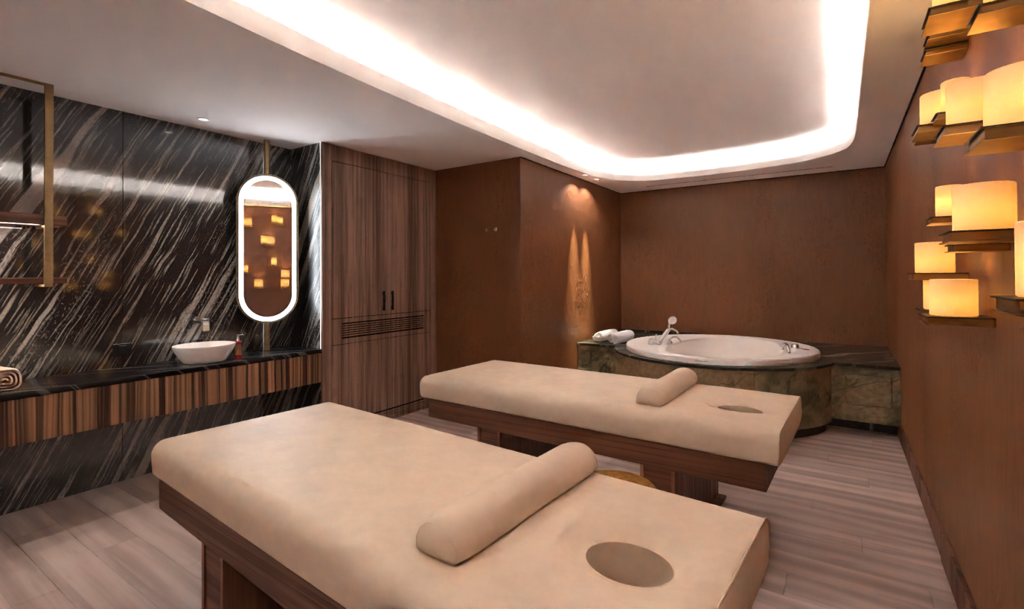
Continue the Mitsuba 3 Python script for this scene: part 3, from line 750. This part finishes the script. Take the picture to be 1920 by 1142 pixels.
def relief(a, b, y, t, c, d, amp, seed):
    """A straight slate piece facing -y, its face split in layers."""
    nx, nz = max(2, int((b - a) / .009)), max(2, int((d - c) / .009))
    X, Z = np.meshgrid(np.linspace(a, b, nx), np.linspace(c, d, nz))
    x, z = X.ravel(), Z.ravel()
    rim = np.minimum.reduce([x - a, b - x, z - c, d - z]).clip(0, .006) / .006
    V = np.stack([x, y + .004 - amp * cleft(x, z, seed) * rim, z], 1)
    n = nx * nz; bk = V.copy(); bk[:, 1] = y + t
    idx = np.arange(n).reshape(nz, nx)
    q = np.stack([idx[:-1, :-1], idx[:-1, 1:], idx[1:, 1:], idx[1:, :-1]], -1).reshape(-1, 4)
    F_ = [q[:, [0, 1, 2]], q[:, [0, 2, 3]]]
    loop = np.concatenate([idx[0, :], idx[1:, -1], idx[-1, -2::-1], idx[-2:0:-1, 0]])
    nxt = np.roll(loop, -1)
    F_ += [np.stack([loop, loop + n, nxt + n], 1), np.stack([loop, nxt + n, nxt], 1)]
    F_ += [np.array([[idx[0, 0] + n, idx[-1, -1] + n, idx[0, -1] + n], [idx[0, 0] + n, idx[-1, 0] + n, idx[-1, -1] + n]])]
    return trimesh.Trimesh(np.vstack([V, bk]), np.vstack(F_), process=False)
def face(x0, x1, ax0, ax1, az0, az1, amp):
    """A straight front of four stone pieces around an access panel."""
    yb = YF + .012
    ps = [(x0, x1, az1 + .003, ZD - .0245), (x0, x1, .112, az0 - .003), (x0, ax0 - .003, az0 - .003, az1 + .003), (ax1 + .003, x1, az0 - .003, az1 + .003)]
    for a, b, c, d in ps: part(ts, 'stone_panel', relief(a, b, yb, .03, c, d, amp, x0 + 3), 'slate_mat')
    part(ts, 'access_panel', relief(ax0, ax1, yb + .001, .03, az0, az1, amp, x0 + 3), 'slate_mat', label='slate access panel')
face(XG + .001, -2.080, -2.452, -2.165, .265, .530, .011)
face(-.110, XR - .001, .026, .355, .262, .523, .005)
part(ts, 'plinth', bx(XG + .001, -2.0, YF + .19, YF + .21, 0.0005, .112), 'granite_mat')
part(ts, 'plinth', bx(-.18, XR - .001, YF + .19, YF + .21, 0.0005, .112, .001), 'granite_mat')
part(ts, 'soffit', bx(XG + .001, -2.08, YF + .013, YF + .2, .112, .118), 'dark_gap_mat')
part(ts, 'soffit', bx(-.11, XR - .001, YF + .043, YF + .2, .113, .118), 'dark_gap_mat')
part(ts, 'upstand', bx(XG + .001, -1.55, YB - .012, YB - .0005, ZD, ZD + .035, .001), 'granite_mat')

def tub_mesh():
    nt, prof = 144, []
    V = []
    for i in range(nt):
        a = 2 * math.pi * i / nt; c, s = math.cos(a), math.sin(a)
        R = 1 / math.sqrt((c / TRX) ** 2 + (s / TRY) ** 2)
        rx = .60 if c > 0 else .45
        e = 2.3
        Ri = min((abs(c / rx) ** e + abs(s / .845) ** e) ** (-1 / e), R - .085)
        plat = np.clip((R - .09 - Ri) / .2, 0, 1)
        zp = .683 - .016 * plat
        ring = [(R - .006, ZD + .0006), (R, ZD + .006), (R, .664), (R - .004, .675), (R - .013, .6815), (R - .026, .684), (R - .06, .6835), (R - .078, .681)]
        # shelf between rim and opening
        for t in np.linspace(0, 1, 7):
            w = t * t * (3 - 2 * t)
            rr = (R - .080) * (1 - t) + (Ri + .022) * t
            ww = min(1, t * 3.2); ww = ww * ww * (3 - 2 * ww)
            ring.append((rr, .681 * (1 - ww) + (zp - .004) * ww))
        ring += [(Ri + .010, zp - .008), (Ri + .002, zp - .018), (Ri - .004, zp - .034)]
        zb = .20
        for t in np.linspace(.06, 1, 12):
            w = t ** .9
            q = 1 - (1 - w) ** 1.0
            rr = Ri * (1 - .05 * t - .17 * t ** 5)
            ring.append((rr - .004, (zp - .034) * (1 - t) + zb * t))
        ring += [(Ri * .72, zb - .012), (Ri * .5, zb - .016), (Ri * .25, zb - .02), (.03, zb - .02)]
        V += [(TC[0] + r * c, TC[1] + r * s, z) for r, z in ring]
        m_ = len(ring)
    Fc = []
    for i in range(nt):
        for j in range(m_ - 1):
            a, b = i * m_ + j, ((i + 1) % nt) * m_ + j
            Fc += [[a, b, b + 1], [a, b + 1, a + 1]]
    V.append((TC[0], TC[1], .18))
    for i in range(nt): Fc.append([i * m_ + m_ - 1, ((i + 1) % nt) * m_ + m_ - 1, len(V) - 1])
    return trimesh.Trimesh(np.array(V), np.array(Fc), process=False)
tb = thing('whirlpool_bath', 'large round white acrylic whirlpool bath set in a slate platform', 'bathtub')
shell = part(tb, 'shell', tub_mesh(), 'acrylic_mat', smooth=True)
def arch(p, q, h, r):
    p, q = np.array(p), np.array(q); out = []
    for t in np.linspace(0, 1, 17): out.append(p * (1 - t) + q * t + np.array([0, 0, h * math.sin(math.pi * t) ** .75]))
    return tube(out, r, 12)
part(tb, 'grab_handle', arch((-1.585, 5.43, .667), (-1.495, 5.66, .667), .070, .011), 'chrome_mat', smooth=True, label='chrome grab handle')
part(tb, 'grab_handle', arch((-.420, 5.43, .667), (-.500, 5.66, .667), .070, .011), 'chrome_mat', smooth=True, label='chrome grab handle')
part(tb, 'dial', lathe([(0, .034), (.026, .034), (.033, .026), (.036, .010), (.040, 0), (0, 0)], 32, 1, 1, (-.400, 5.860, .667)), 'chrome_mat', smooth=35, label='chrome dial')
for (x_, y_) in ((-.345, 5.790), (-.300, 5.735)):
    bt = part(tb, 'button', lathe([(0, .014), (.014, .013), (.017, .008), (.017, 0), (0, 0)], 24, 1, 1, (x_, y_, .667)), 'white_plastic_mat', smooth=35, label='white push button')
    part(bt, 'collar', lathe([(.0175, .0005), (.0175, .008), (.023, .007), (.025, .0005), (.0175, .0005)], 24, 1, 1, (x_, y_, .667)), 'chrome_mat', smooth=35, label='chrome collar')
part(tb, 'sticker', lathe([(0, .0015), (.034, .0015), (.036, 0), (0, 0)], 28, 1.0, .62, (-.280, 5.665, .6785)), 'red_label_mat', label='red oval sticker')
# small dark script logo on the rim's front face
def rim_pt(x, z, d=.0008):
    s = -math.sqrt(max(0, 1 - ((x - TC[0]) / TRX) ** 2)); return (x, TC[1] + s * TRY - d, z)
sq = [(0, .0), (-.004, .010), (.006, .017), (.012, .011), (.006, .004), (.014, .004), (.018, .009), (.022, .004), (.026, .009), (.030, .004), (.034, .009), (.038, .004), (.042, .009), (.046, .004), (.050, .009), (.054, .004), (.058, .009), (.062, .004), (.064, .010), (.070, .005), (.072, .016), (.073, .004)]
part(tb, 'logo', tube([rim_pt(-1.085 + x * 1.25, .646 + z * .9) for x, z in sq], .0013, 6), 'ink_mat', label='small dark script logo')

fa = thing('bath_mixer', 'chrome bath mixer with hand shower on the left rim of the bath', 'bath mixer')
ZR = .6665
part(fa, 'valve', cat(cyl((-1.735, 5.335, ZR), (-1.735, 5.335, ZR + .050), .028, n=28, cham=.004), cyl((-1.735, 5.335, ZR + .050), (-1.735, 5.335, ZR + .066), .016, n=20)), 'chrome_mat', smooth=30)
part(fa, 'valve', cat(cyl((-1.700, 5.385, ZR), (-1.700, 5.385, ZR + .055), .024, n=28, cham=.004), cyl((-1.700, 5.385, ZR + .055), (-1.690, 5.385, ZR + .100), .004, n=12), trimesh.creation.icosphere(2, .009).apply_translation([-1.690, 5.385, ZR + .102])), 'chrome_mat', smooth=30)
sp_ = [np.array([-1.665, 5.36, ZR + .0]) + np.array([.085, .10, .155]) * t for t in np.linspace(0, 1, 8)]
part(fa, 'spout', cat(tube(sp_, np.linspace(.030, .021, 8), 16), tube([sp_[-1], sp_[-1] + [.03, .03, .012], sp_[-1] + [.07, .06, -.01], sp_[-1] + [.085, .075, -.04]], .010, 12)), 'chrome_mat', smooth=40)
part(fa, 'escutcheon', lathe([(0, .03), (.02, .03), (.024, .02), (.030, 0), (0, 0)], 28, 1, 1, (-1.575, 5.50, ZR)), 'chrome_mat', smooth=35)
part(fa, 'lever', bx(-1.575, -1.525, 5.465, 5.485, ZR + .158, ZR + .166, .003), 'chrome_mat')
hs_top = np.array([-1.535, 5.46, ZR + .262])
hd = part(fa, 'hand_shower', cat(tube([(-1.578, 5.462, ZR + .150), (-1.575, 5.462, ZR + .19), (-1.568, 5.462, ZR + .225), (-1.550, 5.464, ZR + .25)], [.011, .012, .013, .016], 14)), 'chrome_mat', smooth=40)
hm = lathe([(0, .014), (.030, .013), (.044, .007), (.048, 0), (.046, -.006), (0, -.008)], 36)
hm.apply_transform(trimesh.geometry.align_vectors([0, 0, -1], np.array([.52, -.72, -.32]) / np.linalg.norm([.52, -.72, -.32]))); hm.apply_translation(hs_top)
part(hd, 'shower_head', hm, 'chrome_mat', smooth=35)

# white rolled towels on the left of the platform
def lay(m, p, q): 
    d = np.array(q) - np.array(p); return place(m, p[0], p[1], p[2], math.atan2(d[1], d[0]))
wt = towel_roll(.078, .46, 3.0, .018, 5, 1.0, .92)
single('white_towel', lay(wt, (-2.415, 5.47, ZD + .0008), (-2.395, 5.95, ZD)), 'white_towel_mat', 'rolled white towel on the bath platform, next to the lit brown wall', 'towel', 'rolled white towels', smooth=45)
wt = towel_roll(.079, .46, 2.7, .019, 9, 1.0, .92)
single('white_towel', lay(wt, (-2.205, 5.385, ZD + .0008), (-2.17, 5.86, ZD)), 'white_towel_mat', 'rolled white towel on the bath platform, next to the bath rim', 'towel', 'rolled white towels', smooth=45)

# ================================================================== WALL LAMPS
def wall_lamp(y0, z, wide, lab, h=None, dep=None, wy=None):
    """Candle-like lamp: frosted cylinder on a bronze shelf of two plates; y0 near edge and z top of the shelf."""
    dep = dep or (.1755 if wide else .1305); wy = wy or (.165 if wide else .130)
    r = .064 if wide else .042
    h = h or (.126 if wide else .119)
    xl = XR - dep; hh = .029 if wide else .025
    k = thing('wall_lamp', lab, 'wall lamp', 'candle-like wall lamps')
    sh = part(k, 'top_plate', bx(xl, XR - .0005, y0, y0 + wy, z - .004, z, .0006), 'dark_bronze_mat')
    part(k, 'bottom_plate', bx(xl, XR - .0005, y0, y0 + wy, z - hh, z - hh + .003, .0006), 'bronze_mat')
    part(k, 'core', bx(xl + .007, XR - .0005, y0 + .007, y0 + wy - .007, z - hh + .003, z - .004), 'bronze_mat')
    cx, cy = xl + r + .019, y0 + wy / 2
    if not wide: cx = xl + r + .022
    prof = [(.001, .0005), (r - .003, .0005), (r, .0035), (r, h - .003), (r - .002, h), (r - .007, h), (r - .0075, h - .003), (r - .0076, .004), (.001, .0038)]
    sd_ = part(k, 'shade', lathe(prof, 48, 1, 1, (cx, cy, z)), 'shade_mat', smooth=35, label='glowing frosted cylinder', emitter=glow(LAMP * LAMP_SHADE, .4))
    part(sd_, 'light_core', lathe([(.001, h * .46), (r * .80, h * .46), (r * .80, h * .51), (.001, h * .51)], 20, 1, 1, (cx, cy, z)), 'led_body_mat', emitter=glow(np.array([1, .68, .30]) * LAMP_CORE * (1.0 if wide else 1.35), .35))
wall_lamp(2.03, 2.262, True, 'wide glowing wall lamp at the top of the picture, its shelf leftmost and uppermost')
wall_lamp(1.63, 2.075, False, 'narrow glowing wall lamp at the top of the picture, at its right edge')
wall_lamp(2.44, 2.335, False, 'narrow wall lamp under the uppermost shelf, middle of the stacked top shelves')
wall_lamp(2.53, 2.306, False, 'narrow wall lamp on the lowest of the stacked top shelves')
wall_lamp(2.365, 1.972, True, 'wide glowing wall lamp, leftmost of the upper cluster')
wall_lamp(2.28, 1.987, False, 'narrow tall glowing wall lamp standing behind the upper cluster')
wall_lamp(1.810, 1.832, True, 'wide glowing wall lamp in the middle of the upper cluster')
wall_lamp(1.363, 1.717, True, 'large glowing wall lamp of the upper cluster, cut by the right edge')
wall_lamp(2.79, 2.032, False, 'narrow wall lamp whose shelf shows below the leftmost lamp of the upper cluster')
wall_lamp(2.433, 1.634, False, 'narrow glowing wall lamp half hidden behind the large lamp at mid height')
wall_lamp(1.736, 1.532, True, 'large glowing wall lamp at mid height, overlapping a narrow lamp')
wall_lamp(2.015, 1.511, False, 'narrow wall lamp whose shelf shows just below the large lamp at mid height')
wall_lamp(2.585, 1.4215, True, 'wide glowing wall lamp of the lower group, farthest left')
wall_lamp(2.58, 1.272, True, 'wall lamp mostly hidden behind the lowest lamp', .142, .150)
wall_lamp(2.191, 1.273, True, 'wide glowing wall lamp, the lowest one')
wall_lamp(1.145, 1.376, True, 'narrow slice of a tall glowing lamp at the right edge, below the large one', .134)
wall_lamp(.960, 1.359, True, 'wall lamp whose dark shelf end shows at the right edge')
